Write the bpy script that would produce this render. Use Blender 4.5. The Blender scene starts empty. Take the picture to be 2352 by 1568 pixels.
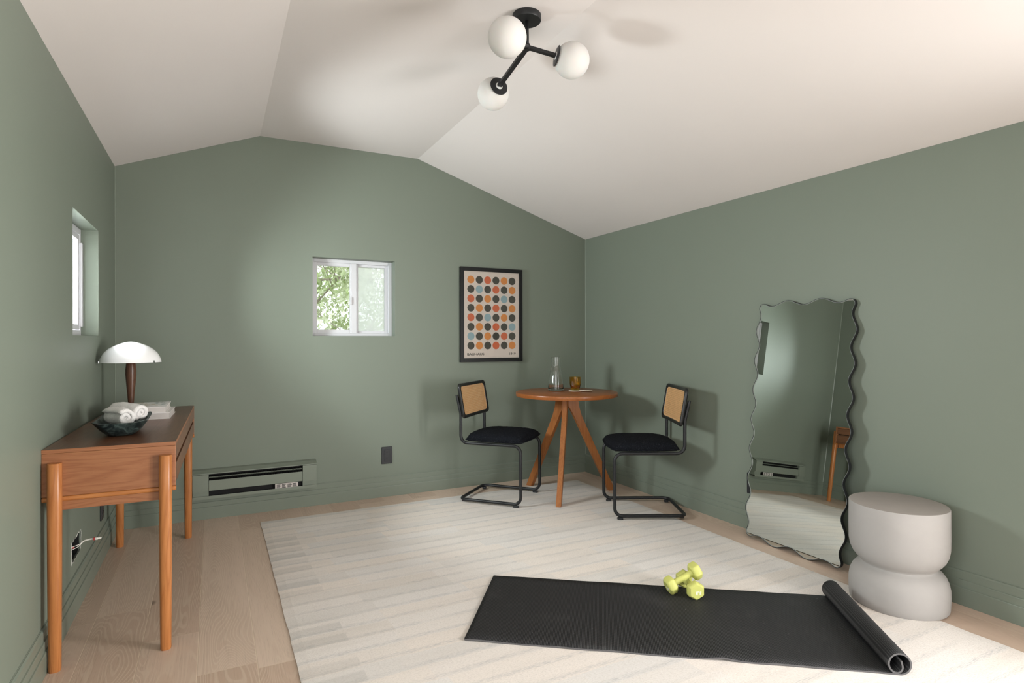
import bpy, bmesh, math, random
from mathutils import Vector, Matrix, Euler, noise
from math import sin, cos, pi, radians

random.seed(7)
SC = bpy.context.scene
COL = SC.collection

# ------------------------------------------------------------------ camera
YAW = 0.4727; ROLL = -0.0018; FPX = 1337.6; CAM_H = 1.15
cd = bpy.data.cameras.new('camera'); cam = bpy.data.objects.new('camera', cd); COL.objects.link(cam)
cd.sensor_width = 36.0; cd.sensor_fit = 'HORIZONTAL'; cd.lens = FPX / 2352 * 36.0
cd.shift_y = -4.95 / 2352; cd.clip_start = 0.02
_f = Vector((sin(YAW), cos(YAW), 0)); _r = Vector((cos(YAW), -sin(YAW), 0)); _u = Vector((0, 0, 1))
_r2 = _r * cos(ROLL) + _u * sin(ROLL); _u2 = _u * cos(ROLL) - _r * sin(ROLL)
_m = Matrix((( _r2.x, _u2.x, -_f.x, 0), (_r2.y, _u2.y, -_f.y, 0), (_r2.z, _u2.z, -_f.z, CAM_H), (0, 0, 0, 1)))
cam.matrix_world = _m
SC.camera = cam

# ------------------------------------------------------------------ world, lights, exposure
SC.view_settings.view_transform = 'Standard'; SC.view_settings.look = 'None'
SC.view_settings.exposure = -0.10; SC.view_settings.gamma = 1.0
SC.view_settings.use_curve_mapping = False
W = bpy.data.worlds.new('sky'); SC.world = W; W.use_nodes = True
W.node_tree.nodes['Background'].inputs[0].default_value = (0.93, 0.97, 1.0, 1)
W.node_tree.nodes['Background'].inputs[1].default_value = 2.7

def area(name, loc, direction, sx, sy, energy, color, spread=180):
    l = bpy.data.lights.new(name, 'AREA'); l.shape = 'RECTANGLE'; l.size = sx; l.size_y = sy
    l.energy = energy; l.color = color; l.spread = radians(spread)
    o = bpy.data.objects.new(name, l); COL.objects.link(o); o.location = loc
    o.rotation_euler = Vector(direction).to_track_quat('-Z', 'Y').to_euler()
    return o
# daylight by the left window; the rest is fill through added, unseen door openings
area('daylight_left_window', (-0.85, 3.36, 1.55), (1, 0.03, -0.12), 0.9, 0.9, 240, (0.95, 0.98, 1.0))
area('fill_rear_opening', (0.17, -1.72, 0.95), (0.10, 1, 0.15), 1.2, 1.9, 20, (1.0, 0.975, 0.94))
area('fill_left_opening', (-0.95, 0.05, 0.95), (1, 0.50, -0.20), 1.7, 1.9, 30, (0.97, 0.98, 1.0), 140)
area('fill_right_opening', (3.30, -0.42, 0.95), (-1, 0.85, 0.0), 1.6, 1.7, 200, (1.0, 0.985, 0.96), 140)

# ------------------------------------------------------------------ node helpers
class G:
    def __init__(s, m): s.nt = m.node_tree; s.N = s.nt.nodes; s.L = s.nt.links
    def lk(s, v, sock):
        if hasattr(v, 'is_linked') or hasattr(v, 'links'): s.L.new(v, sock)
        else: sock.default_value = v
    def m(s, op, a, b=None, c=None, clamp=False):
        n = s.N.new('ShaderNodeMath'); n.operation = op; n.use_clamp = clamp
        s.lk(a, n.inputs[0])
        if b is not None: s.lk(b, n.inputs[1])
        if c is not None: s.lk(c, n.inputs[2])
        return n.outputs[0]
    def coord(s, kind='Object'): return s.N.new('ShaderNodeTexCoord').outputs[kind]
    def sep(s, v):
        n = s.N.new('ShaderNodeSeparateXYZ'); s.L.new(v, n.inputs[0]); return n.outputs
    def comb(s, x, y, z=0.0):
        n = s.N.new('ShaderNodeCombineXYZ')
        for k, v in enumerate((x, y, z)): s.lk(v, n.inputs[k])
        return n.outputs[0]
    def scale(s, v, sc):
        n = s.N.new('ShaderNodeMapping'); s.L.new(v, n.inputs[0]); n.inputs['Scale'].default_value = sc; return n.outputs[0]
    def noise(s, v, sc, detail=3, rough=0.55, dist=0.0):
        n = s.N.new('ShaderNodeTexNoise'); s.L.new(v, n.inputs['Vector']); n.inputs['Scale'].default_value = sc
        n.inputs['Detail'].default_value = detail; n.inputs['Roughness'].default_value = rough; n.inputs['Distortion'].default_value = dist
        return n.outputs[0]
    def white(s, v):
        n = s.N.new('ShaderNodeTexWhiteNoise'); n.noise_dimensions = '3D'; s.L.new(v, n.inputs['Vector']); return n.outputs['Value']
    def ss(s, v, a, b):
        n = s.N.new('ShaderNodeMapRange'); n.interpolation_type = 'SMOOTHSTEP'; s.lk(v, n.inputs[0])
        n.inputs[1].default_value = a; n.inputs[2].default_value = b; return n.outputs[0]
    def mix(s, f, a, b, mode='MIX'):
        n = s.N.new('ShaderNodeMix'); n.data_type = 'RGBA'; n.blend_type = mode
        s.lk(f, n.inputs[0])
        for v, k in ((a, 6), (b, 7)):
            if isinstance(v, (tuple, list)): n.inputs[k].default_value = tuple(v[:3]) + (1,)
            else: s.L.new(v, n.inputs[k])
        return n.outputs[2]
    def bump(s, h, strength=0.3, dist=0.002):
        n = s.N.new('ShaderNodeBump'); s.L.new(h, n.inputs['Height']); n.inputs['Strength'].default_value = strength
        n.inputs['Distance'].default_value = dist; s.L.new(n.outputs[0], s.b.inputs['Normal'])

def sr(r, g, b):   # sRGB 0-255 -> linear
    def f(c):
        c /= 255.0
        return c / 12.92 if c <= 0.04045 else ((c + 0.055) / 1.055) ** 2.4
    return (f(r), f(g), f(b))

def mat(name, col=(0.5, 0.5, 0.5), rough=0.5, metal=0.0, spec=0.5, trans=0.0, ior=1.45):
    m = bpy.data.materials.new(name); m.use_nodes = True
    g = G(m); b = g.N['Principled BSDF']; g.b = b
    b.inputs['Base Color'].default_value = tuple(col) + (1,)
    b.inputs['Roughness'].default_value = rough; b.inputs['Metallic'].default_value = metal
    b.inputs['Specular IOR Level'].default_value = spec
    b.inputs['Transmission Weight'].default_value = trans; b.inputs['IOR'].default_value = ior
    return m, g

def speck(name, col, rough=0.5, amt=0.08, sc=40, bump=0.0, bdist=0.001, spec=0.5, metal=0.0, bsc=None):
    m, g = mat(name, col, rough, metal, spec)
    v = g.coord(); n = g.noise(v, sc, 4)
    lo = tuple(c * (1 - amt) for c in col); hi = tuple(min(1, c * (1 + amt)) for c in col)
    g.L.new(g.mix(n, lo, hi), g.b.inputs['Base Color'])
    if bump: g.bump(g.noise(v, bsc or sc * 4, 3), bump, bdist)
    return m

# paint
def paint(name, col, rough=0.42, spec=0.5):
    m, g = mat(name, col, rough, spec=spec)
    v = g.coord(); n = g.noise(v, 1.3, 3)
    g.L.new(g.mix(n, tuple(c * .97 for c in col), tuple(c * 1.03 for c in col)), g.b.inputs['Base Color'])
    g.bump(g.noise(v, 260, 2), 0.10, 0.0006)
    return m
GREEN = (0.178, 0.206, 0.166)
M_WALL = paint('sage_green_paint', GREEN, 0.50, 0.42)
M_BASE = paint('sage_green_satin_paint', GREEN, 0.34, 0.5)
M_CEIL = paint('warm_white_ceiling_paint', (0.72, 0.672, 0.655), 0.9, 0.2)
M_HEAT = paint('sage_green_metal_paint', (0.195, 0.222, 0.180), 0.38, 0.5)
M_VINYL = speck('white_vinyl', (0.60, 0.60, 0.625), 0.4, 0.02, 8)
M_BLACKPL = speck('black_plastic', (0.018, 0.019, 0.022), 0.38, 0.15, 30)
M_DARK = speck('dark_void', (0.006, 0.006, 0.006), 0.8, 0.2, 30)
M_BLACKMET = speck('black_powder_coat', (0.013, 0.0135, 0.015), 0.42, 0.12, 60, spec=0.45)
M_BLACKWOOD = speck('black_lacquered_wood', (0.012, 0.012, 0.012), 0.28, 0.2, 20)
M_WHITEPL = speck('white_plastic', (0.75, 0.72, 0.66), 0.4, 0.05, 30)
M_RED = speck('red_plastic', (0.45, 0.05, 0.05), 0.45, 0.1, 30)
M_PLASTER = speck('broken_plaster', (0.55, 0.55, 0.5), 0.9, 0.3, 200, 0.5)

def wood(name, c1, c2, axis='X', sc=1.0, rough=0.35, dark=0.5, spec=0.4):
    m, g = mat(name, c1, rough, spec=spec)
    v = g.coord(); st = {'X': (0.35, 6, 6), 'Y': (6, 0.35, 6), 'Z': (6, 6, 0.35)}[axis]
    sv = g.scale(v, tuple(a * sc for a in st))
    n1 = g.noise(sv, 2.0, 2, 0.5, 0.6)
    rings = g.m('ABSOLUTE', g.m('SINE', g.m('MULTIPLY', n1, 42.0)))
    fv = g.scale(v, tuple(a * sc * 10 for a in st)); fine = g.noise(fv, 3.0, 4, 0.6)
    broad = g.noise(sv, 0.9, 2)
    f = g.m('ADD', g.m('MULTIPLY', rings, 0.28), g.m('ADD', g.m('MULTIPLY', fine, 0.5), g.m('MULTIPLY', broad, 0.4)))
    col = g.mix(g.ss(f, 0.2, 1.0), c1, c2)
    pores = g.ss(g.noise(g.scale(v, tuple(a * sc * 22 for a in st)), 3.0, 2), 0.62, 0.75)
    col = g.mix(g.m('MULTIPLY', pores, 0.35), col, tuple(c * dark for c in c1))
    g.L.new(col, g.b.inputs['Base Color'])
    g.bump(fine, 0.08, 0.0005)
    return m
M_TABLE = wood('honey_walnut_table', (0.215, 0.062, 0.015), (0.32, 0.108, 0.028), 'X', 1.0, 0.30)
M_TLEG = wood('honey_walnut_leg', (0.25, 0.082, 0.021), (0.37, 0.140, 0.042), 'Z', 1.0, 0.36)
M_DTOP = wood('teak_desk_top_dark_reflection', (0.090, 0.036, 0.018), (0.155, 0.070, 0.036), 'Y', 1.0, 0.30)  # desk wood darkened to paint in the dark grazing reflection on top
M_DSIDE = wood('teak_desk_panel', (0.215, 0.078, 0.033), (0.32, 0.136, 0.062), 'X', 1.2, 0.36)
M_DFRONT = wood('teak_drawer_front', (0.13, 0.056, 0.028), (0.20, 0.092, 0.048), 'Y', 1.0, 0.33)
M_DLEG = wood('teak_desk_leg', (0.30, 0.098, 0.026), (0.46, 0.185, 0.060), 'Z', 1.3, 0.33)
M_DROD = wood('teak_desk_rod', (0.34, 0.120, 0.034), (0.46, 0.185, 0.060), 'X', 1.0, 0.33)
M_LAMPWOOD = wood('dark_turned_wood', (0.050, 0.022, 0.014), (0.130, 0.060, 0.034), 'Z', 2.5, 0.3)

# oak floor: planks along y, one colour and grain per plank, contour-line grain
M_FLOOR, g = mat('whitewashed_oak_floor', rough=0.42, spec=0.4)
v = g.coord(); s = g.sep(v)
row = g.m('FLOOR', g.m('DIVIDE', g.m('ADD', s[0], 0.055), 0.19))
roff = g.m('MULTIPLY', g.white(g.comb(row, 3.7, 1.1)), 1.9)
yy = g.m('DIVIDE', g.m('ADD', s[1], roff), 1.65); pid = g.m('FLOOR', yy)
rnd = g.white(g.comb(row, pid, 0.5)); rnd2 = g.white(g.comb(row, pid, 9.5))
gv = g.comb(g.m('ADD', g.m('MULTIPLY', s[0], 3.4), g.m('MULTIPLY', rnd, 31.0)), g.m('ADD', g.m('MULTIPLY', s[1], 0.42), g.m('MULTIPLY', rnd2, 17.0)), rnd)
n1 = g.noise(gv, 1.5, 2.2, 0.42, 0.35)
cont = g.m('ABSOLUTE', g.m('SINE', g.m('MULTIPLY', n1, 190.0)))
fine = g.noise(g.comb(g.m('MULTIPLY', s[0], 90.0), g.m('MULTIPLY', s[1], 3.0), rnd), 3.0, 3)
soft = g.noise(gv, 2.6, 3)
line = g.m('MULTIPLY', g.ss(cont, 0.70, 1.0), g.ss(soft, 0.35, 0.62))
base = g.mix(rnd, sr(196, 171, 152), sr(216, 194, 176))
base = g.mix(g.m('MULTIPLY', g.ss(soft, 0.3, 0.7), 0.30), base, sr(168, 142, 120))
base = g.mix(g.m('MULTIPLY', line, 0.36), base, sr(220, 203, 184))
base = g.mix(g.m('MULTIPLY', g.ss(fine, 0.5, 0.8), 0.25), base, sr(128, 103, 84))
knot = g.ss(g.noise(g.comb(g.m('ADD', g.m('MULTIPLY', s[0], 5.0), g.m('MULTIPLY', rnd, 9.0)), g.m('MULTIPLY', s[1], 2.2), rnd2), 2.2, 1, 0.3), 0.80, 0.86)
base = g.mix(g.m('MULTIPLY', knot, 0.7), base, sr(84, 66, 52))
fx = g.m('FRACT', g.m('DIVIDE', g.m('ADD', s[0], 0.055), 0.19)); fy = g.m('FRACT', yy)
ex = g.m('MULTIPLY', g.m('MINIMUM', fx, g.m('SUBTRACT', 1.0, fx)), 0.19); ey = g.m('MULTIPLY', g.m('MINIMUM', fy, g.m('SUBTRACT', 1.0, fy)), 1.65)
gap = g.m('SUBTRACT', 1.0, g.ss(g.m('MINIMUM', ex, ey), 0.0004, 0.0024))
base = g.mix(g.m('MULTIPLY', gap, 0.55), base, sr(214, 196, 172))
g.L.new(base, g.b.inputs['Base Color']); g.bump(g.m('SUBTRACT', g.m('MULTIPLY', line, 0.3), gap), 0.35, 0.0008)

# rug: narrow bands along x, grey dashes between, blocks that shift band by band
M_RUG, g = mat('cream_striped_wool', rough=0.95, spec=0.1)
v = g.coord(); s = g.sep(v)
wob = g.m('MULTIPLY', g.m('SUBTRACT', g.noise(g.comb(g.m('MULTIPLY', s[0], 3.0), g.m('MULTIPLY', s[1], 9.0)), 1.5, 3), 0.5), 0.020)
yb = g.m('DIVIDE', g.m('ADD', s[1], wob), 0.098)
row = g.m('FLOOR', yb); fr = g.m('FRACT', yb)
shift = g.m('MULTIPLY', g.m('SUBTRACT', g.white(g.comb(row, 2.2, 0.3)), 0.5), 0.10)
xs = g.m('ADD', g.m('ADD', s[0], shift), 0.0)
blk = g.m('FLOOR', g.m('DIVIDE', g.m('ADD', xs, g.m('MULTIPLY', s[1], 0.10)), 0.42))
rb = g.white(g.comb(row, blk, 1.5)); rb2 = g.white(g.comb(row, blk, 7.5))
fib = g.noise(g.comb(g.m('MULTIPLY', s[0], 22.0), g.m('MULTIPLY', s[1], 190.0)), 1.5, 3)
pile = g.noise(v, 420, 2, 0.7)
col = g.mix(rb, sr(230, 225, 221), sr(234, 224, 215))
col = g.mix(g.m('MULTIPLY', g.ss(rb2, 0.72, 0.78), 0.28), col, sr(206, 203, 199))
band = g.m('SUBTRACT', g.ss(fr, 0.0, 0.13), g.ss(fr, 0.20, 0.36))
brk = g.ss(g.noise(g.comb(g.m('MULTIPLY', s[0], 2.4), g.m('MULTIPLY', row, 3.3)), 1.2, 2), 0.30, 0.52)
col = g.mix(g.m('MULTIPLY', g.m('MULTIPLY', band, brk), g.m('ADD', 0.06, g.m('MULTIPLY', g.ss(fib, 0.40, 0.68), 0.50))), col, sr(170, 171, 173))
edge = g.m('SUBTRACT', 1.0, g.ss(g.m('ADD', s[0], g.m('MULTIPLY', g.m('FLOOR', yb), 0.0023)), 0.505, 0.509))
eb = g.m('MULTIPLY', g.m('SUBTRACT', g.ss(fr, 0.0, 0.12), g.ss(fr, 0.62, 0.8)), edge)
col = g.mix(g.m('MULTIPLY', g.m('MULTIPLY', eb, g.ss(g.white(g.comb(row, 5.5, 0.7)), 0.1, 0.9)), g.m('ADD', 0.14, g.m('MULTIPLY', fib, 0.42))), col, sr(176, 174, 170))
tuft = g.noise(g.comb(g.m('MULTIPLY', s[0], 110.0), g.m('MULTIPLY', s[1], 210.0)), 1.0, 3, 0.7)
patch = g.noise(g.comb(g.m('MULTIPLY', s[0], 2.0), g.m('MULTIPLY', s[1], 14.0)), 1.0, 3)
col = g.mix(g.m('MULTIPLY', g.ss(patch, 0.45, 0.7), 0.22), col, sr(206, 198, 190))
col = g.mix(g.m('MULTIPLY', g.ss(tuft, 0.42, 0.75), 0.34), col, sr(178, 170, 160))
col = g.mix(g.m('MULTIPLY', g.ss(pile, 0.45, 0.75), 0.22), col, sr(176, 168, 158))
g.L.new(col, g.b.inputs['Base Color'])
g.bump(g.m('ADD', g.m('MULTIPLY', pile, 0.6), g.m('ADD', tuft, g.m('MULTIPLY', fib, 0.4))), 0.35, 0.003)
M_RUGBACK = speck('dark_rug_backing', (0.05, 0.04, 0.035), 0.9, 0.2, 60)

# yoga mat: fine ribs across, dusty smudges
M_MAT, g = mat('black_ribbed_foam', rough=0.62, spec=0.35)
v = g.coord(); s = g.sep(v)
rib = g.m('SINE', g.m('MULTIPLY', s[0], 2 * pi / 0.0055)); cr = g.m('SINE', g.m('MULTIPLY', s[1], 2 * pi / 0.004))
dust = g.m('MULTIPLY', g.ss(g.noise(v, 3.2, 4, 0.6, 0.3), 0.50, 0.78), g.noise(v, 60, 2))
spk = g.ss(g.noise(v, 130, 1), 0.77, 0.80)
col = g.mix(g.ss(g.m('ADD', rib, g.m('MULTIPLY', cr, 0.5)), 0.2, 1.4), (0.012, 0.012, 0.013), (0.066, 0.064, 0.064))
col = g.mix(g.m('MULTIPLY', dust, 0.30), col, (0.16, 0.155, 0.15)); col = g.mix(g.m('MULTIPLY', spk, 0.5), col, (0.3, 0.29, 0.28))
g.L.new(col, g.b.inputs['Base Color']); g.bump(g.m('ADD', rib, g.m('MULTIPLY', cr, 0.6)), 0.5, 0.0008)
M_MATEDGE = speck('grey_foam_edge', (0.11, 0.105, 0.107), 0.8, 0.15, 120)

# boucle
M_BOUCLE, g = mat('black_boucle', (0.012, 0.013, 0.016), 0.95, spec=0.1)
v = g.coord(); n = g.noise(v, 150, 3, 0.7); n2 = g.N.new('ShaderNodeTexVoronoi'); g.L.new(v, n2.inputs['Vector']); n2.inputs['Scale'].default_value = 170
g.L.new(g.mix(g.ss(n, 0.55, 0.75), (0.008, 0.009, 0.012), (0.048, 0.052, 0.062)), g.b.inputs['Base Color']); g.bump(n2.outputs['Distance'], 0.9, 0.004)
g.b.inputs['Sheen Weight'].default_value = 0.0
M_CANE = speck('tan_woven_cane', (0.62, 0.36, 0.165), 0.5, 0.28, 90)
M_CANEB = speck('pale_cane_border', (0.66, 0.40, 0.20), 0.5, 0.15, 60)
# concrete
M_CONC, g = mat('warm_grey_concrete', rough=0.72, spec=0.3)
v = g.coord(); n = g.noise(v, 5, 5, 0.6, 0.4)
col = g.mix(n, (0.32, 0.300, 0.285), (0.40, 0.378, 0.362))
pit = g.ss(g.noise(v, 55, 2), 0.76, 0.80)
g.L.new(g.mix(g.m('MULTIPLY', pit, 0.4), col, (0.3, 0.27, 0.25)), g.b.inputs['Base Color']); g.bump(g.noise(v, 40, 4), 0.12, 0.001)
M_CONCTOP = speck('darker_concrete_top', (0.33, 0.295, 0.27), 0.6, 0.06, 14)  # flat top a little darker and browner than the body
M_LIME = speck('lime_neoprene', (0.54, 0.545, 0.15), 0.5, 0.03, 30, 0.1, 0.0005, bsc=300)
M_LIMEW = speck('white_print', (0.80, 0.78, 0.66), 0.6, 0.03, 30)
M_OPAL, g = mat('opal_glass', (0.66, 0.645, 0.63), 0.55, spec=0.25)
g.b.inputs['Subsurface Weight'].default_value = 0.15; g.b.inputs['Subsurface Scale'].default_value = 0.02
M_SHADE, g = mat('glossy_white_glass', (0.90, 0.90, 0.91), 0.12, spec=0.55)
M_CHROME = speck('chrome', (0.6, 0.6, 0.6), 0.2, 0.02, 30, metal=1.0)
M_MIRROR, g = mat('mirror_silver', (0.68, 0.72, 0.69), 0.005, 1.0)
M_PAPER = speck('cream_poster_paper', sr(236, 224, 214), 0.7, 0.015, 6)
M_FRAMEBLK = speck('black_picture_frame', (0.006, 0.006, 0.0065), 0.4, 0.2, 20, spec=0.3)
M_BOOKW = speck('white_book_board', (0.74, 0.71, 0.69), 0.4, 0.03, 20)
M_TOWEL, g = mat('white_terry', (0.80, 0.775, 0.755), 0.95, spec=0.1)
v = g.coord(); g.bump(g.noise(v, 260, 3, 0.7), 0.9, 0.004); g.b.inputs['Sheen Weight'].default_value = 0.3
g.L.new(g.mix(g.noise(v, 90, 3), (0.76, 0.735, 0.715), (0.88, 0.86, 0.845)), g.b.inputs['Base Color'])
M_BOWL, g = mat('dark_green_stone', rough=0.42)
v = g.coord(); n = g.noise(v, 22, 5, 0.7, 1.2)
g.L.new(g.mix(g.ss(n, 0.42, 0.72), (0.010, 0.017, 0.018), (0.085, 0.12, 0.11)), g.b.inputs['Base Color'])
M_COAST = speck('cream_coaster', (0.68, 0.60, 0.50), 0.6, 0.05, 80)
M_LEAF, g = mat('pale_green_leaf', rough=0.6)
v = g.coord(); n = g.noise(v, 1.2, 4, 0.6)
g.L.new(g.mix(g.ss(n, 0.36, 0.62), (0.36, 0.46, 0.17), (0.84, 0.87, 0.68)), g.b.inputs['Base Color'])
M_BARK = speck('pale_bark', (0.42, 0.36, 0.32), 0.9, 0.3, 30)
M_GRASS = speck('grass_ground', (0.30, 0.32, 0.24), 0.95, 0.4, 8)

def glass_mat(name, tint=(1, 1, 1), refl=0.08, extra=None):
    m = bpy.data.materials.new(name); m.use_nodes = True; g = G(m); out = g.N['Material Output']; g.N.remove(g.N['Principled BSDF'])
    t = g.N.new('ShaderNodeBsdfTransparent'); t.inputs[0].default_value = tuple(tint) + (1,)
    gl = g.N.new('ShaderNodeBsdfGlossy'); gl.inputs['Roughness'].default_value = 0.01
    fr = g.N.new('ShaderNodeFresnel'); fr.inputs[0].default_value = 1.5
    mx = g.N.new('ShaderNodeMixShader'); g.L.new(fr.outputs[0], mx.inputs[0]); g.L.new(t.outputs[0], mx.inputs[1]); g.L.new(gl.outputs[0], mx.inputs[2])
    g.L.new(mx.outputs[0], out.inputs[0]); return m
M_PANE = glass_mat('window_glass', (0.97, 0.99, 0.98))
M_PGLASS = glass_mat('poster_glass', (0.99, 0.99, 0.99))
def screen_mat():
    m = bpy.data.materials.new('insect_mesh'); m.use_nodes = True; g = G(m); out = g.N['Material Output']; b = g.N['Principled BSDF']
    b.inputs['Base Color'].default_value = (0.55, 0.55, 0.55, 1); b.inputs['Roughness'].default_value = 0.8
    t = g.N.new('ShaderNodeBsdfTransparent'); tl = g.N.new('ShaderNodeBsdfTranslucent'); tl.inputs[0].default_value = (0.9, 0.9, 0.9, 1)
    m1 = g.N.new('ShaderNodeMixShader'); m1.inputs[0].default_value = 0.75; g.L.new(b.outputs[0], m1.inputs[1]); g.L.new(tl.outputs[0], m1.inputs[2])
    m2 = g.N.new('ShaderNodeMixShader'); m2.inputs[0].default_value = 0.55; g.L.new(t.outputs[0], m2.inputs[1]); g.L.new(m1.outputs[0], m2.inputs[2])
    g.L.new(m2.outputs[0], out.inputs[0]); return m
M_SCREEN = screen_mat()
M_CLEAR, g = mat('clear_glass', (1, 1, 1), 0.0, trans=1.0, ior=1.45)
M_AMBER, g = mat('amber_glass', (0.86, 0.56, 0.10), 0.03, trans=1.0, ior=1.45)

# ------------------------------------------------------------------ mesh helpers
def link(name, me, m, parent=None, smooth=False):
    o = bpy.data.objects.new(name, me); COL.objects.link(o)
    for x in (m if isinstance(m, (list, tuple)) else [m]): me.materials.append(x)
    if smooth:
        me.polygons.foreach_set('use_smooth', [True] * len(me.polygons))
    if parent is not None: o.parent = parent
    return o
def obj(name, bm, m, parent=None, smooth=False, angle=None, recalc=True):
    if recalc: bmesh.ops.recalc_face_normals(bm, faces=bm.faces)
    me = bpy.data.meshes.new(name)
    if angle is not None:
        for f in bm.faces: f.smooth = True
        for e in bm.edges:
            if len(e.link_faces) == 2 and e.calc_face_angle(0) > radians(angle): e.smooth = False
    bm.to_mesh(me); bm.free()
    return link(name, me, m, parent, smooth)
def thing(name, label, cat, loc=(0, 0, 0), rotz=0, group=None):
    o = bpy.data.objects.new(name, None); COL.objects.link(o); o.location = loc; o.rotation_euler = (0, 0, rotz)
    o.empty_display_size = 0.1; o['label'] = label; o['category'] = cat
    if group: o['group'] = group
    return o
def tag(o, label, cat, group=None):
    o['label'] = label; o['category'] = cat
    if group: o['group'] = group
    return o
def struct(o): o['kind'] = 'structure'; return o
def box(bm, x0, x1, y0, y1, z0, z1, bev=0.0, seg=2):
    r = bmesh.ops.create_cube(bm, size=1.0); vs = r['verts']
    for v in vs:
        v.co = Vector(((x0 + x1) / 2 + v.co.x * (x1 - x0), (y0 + y1) / 2 + v.co.y * (y1 - y0), (z0 + z1) / 2 + v.co.z * (z1 - z0)))
    if bev > 0:
        es = list({e for v in vs for e in v.link_edges})
        bmesh.ops.bevel(bm, geom=es, offset=bev, segments=seg, profile=0.5, affect='EDGES')
    return bm
def B(*a, **k): return box(bmesh.new(), *a, **k)
def lathe(pts, seg=48, bm=None, c=(0, 0)):
    bm = bm or bmesh.new(); rings = []
    for r, z in pts:
        if r < 1e-6: rings.append([bm.verts.new((c[0], c[1], z))])
        else: rings.append([bm.verts.new((c[0] + r * cos(2 * pi * k / seg), c[1] + r * sin(2 * pi * k / seg), z)) for k in range(seg)])
    for a, b in zip(rings, rings[1:]):
        for k in range(seg):
            k2 = (k + 1) % seg
            q = [a[k % len(a)], a[k2 % len(a)], b[k2 % len(b)], b[k % len(b)]]
            u = []
            for x in q:
                if x not in u: u.append(x)
            if len(u) > 2: bm.faces.new(u)
    return bm
def tube(pts, r, seg=12, bm=None, closed=False, caps=True):
    """sweep a circle (radius or list of radii) along a polyline"""
    bm = bm or bmesh.new(); pts = [Vector(p) for p in pts]; n = len(pts); rings = []; prev = None
    for i, p in enumerate(pts):
        if closed: t = (pts[(i + 1) % n] - pts[i - 1]).normalized()
        else: t = (pts[min(i + 1, n - 1)] - pts[max(i - 1, 0)]).normalized()
        if prev is None:
            a = Vector((0, 0, 1)) if abs(t.z) < 0.9 else Vector((1, 0, 0)); u = t.cross(a).normalized()
        else: u = (prev - t * prev.dot(t)).normalized()
        prev = u; w = t.cross(u); rr = r[i] if isinstance(r, (list, tuple)) else r
        rings.append([bm.verts.new(p + u * rr * cos(2 * pi * k / seg) + w * rr * sin(2 * pi * k / seg)) for k in range(seg)])
    m = n if closed else n - 1
    for i in range(m):
        a, b = rings[i], rings[(i + 1) % n]
        for k in range(seg): bm.faces.new((a[k], a[(k + 1) % seg], b[(k + 1) % seg], b[k]))
    if caps and not closed: bm.faces.new(rings[0]); bm.faces.new(rings[-1])
    return bm
def rounded(pts, rad, seg=6, closed=False):
    """round the corners of a 3D polyline"""
    pts = [Vector(p) for p in pts]; out = []; n = len(pts)
    rng = range(n) if closed else range(1, n - 1)
    if not closed: out.append(pts[0])
    for i in rng:
        p = pts[i]; a = pts[i - 1]; b = pts[(i + 1) % n]
        da = (a - p); db = (b - p); r = min(rad, da.length * 0.49, db.length * 0.49)
        ang = da.angle(db)
        if ang > 3.0: out.append(p); continue
        d = min(r / math.tan(ang / 2), da.length * 0.49, db.length * 0.49); rr = d * math.tan(ang / 2)
        A = p + da.normalized() * d; Bq = p + db.normalized() * d
        bis = (da.normalized() + db.normalized()).normalized(); cc = p + bis * (rr / sin(ang / 2))
        va = A - cc; vb = Bq - cc; tot = va.angle(vb); ax = va.cross(vb).normalized()
        for k in range(seg + 1): out.append(cc + Matrix.Rotation(tot * k / seg, 3, ax) @ va)
    if not closed: out.append(pts[-1])
    return out
def prism(bm, poly, fn, t0, t1, mat_index=None):
    """poly of 2D points extruded from t0 to t1; fn(u,v,t)->3D"""
    a = [bm.verts.new(fn(u, v, t0)) for u, v in poly]; b = [bm.verts.new(fn(u, v, t1)) for u, v in poly]
    bm.faces.new(a); bm.faces.new(b[::-1]); n = len(poly)
    for k in range(n): bm.faces.new((a[k], b[k], b[(k + 1) % n], a[(k + 1) % n]))
    return bm
def wall_slab(name, outer, holes, fn, t, m=None):
    """flat wall with openings: outer and hole loops in 2D, thickness t"""
    bm = bmesh.new(); L = [outer] + holes
    for side in (0.0, t):
        es = []
        for lp in L:
            vs = [bm.verts.new(fn(u, v, side)) for u, v in lp]
            es += [bm.edges.new((vs[i], vs[(i + 1) % len(vs)])) for i in range(len(vs))]
        bmesh.ops.triangle_fill(bm, use_beauty=True, use_dissolve=True, edges=es)
    for lp in L:
        for i in range(len(lp)):
            p, q = lp[i], lp[(i + 1) % len(lp)]
            bm.faces.new([bm.verts.new(fn(*p, 0.0)), bm.verts.new(fn(*q, 0.0)), bm.verts.new(fn(*q, t)), bm.verts.new(fn(*p, t))])
    bmesh.ops.remove_doubles(bm, verts=bm.verts, dist=1e-5)
    return struct(obj(name, bm, m or M_WALL))
def rect(a0, a1, b0, b1): return [(a0, b0), (a1, b0), (a1, b1), (a0, b1)]
def frame_bm(x0, x1, z0, z1, w, y0, y1, bev=0.0, wb=None, wt=None, wl=None, wr=None):
    bm = bmesh.new(); wb = wb or w; wt = wt or w; wl = wl or w; wr = wr or w
    box(bm, x0, x0 + wl, y0, y1, z0, z1, bev); box(bm, x1 - wr, x1, y0, y1, z0, z1, bev)
    box(bm, x0 + wl, x1 - wr, y0, y1, z0, z0 + wb, bev); box(bm, x0 + wl, x1 - wr, y0, y1, z1 - wt, z1, bev)
    return bm

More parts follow.
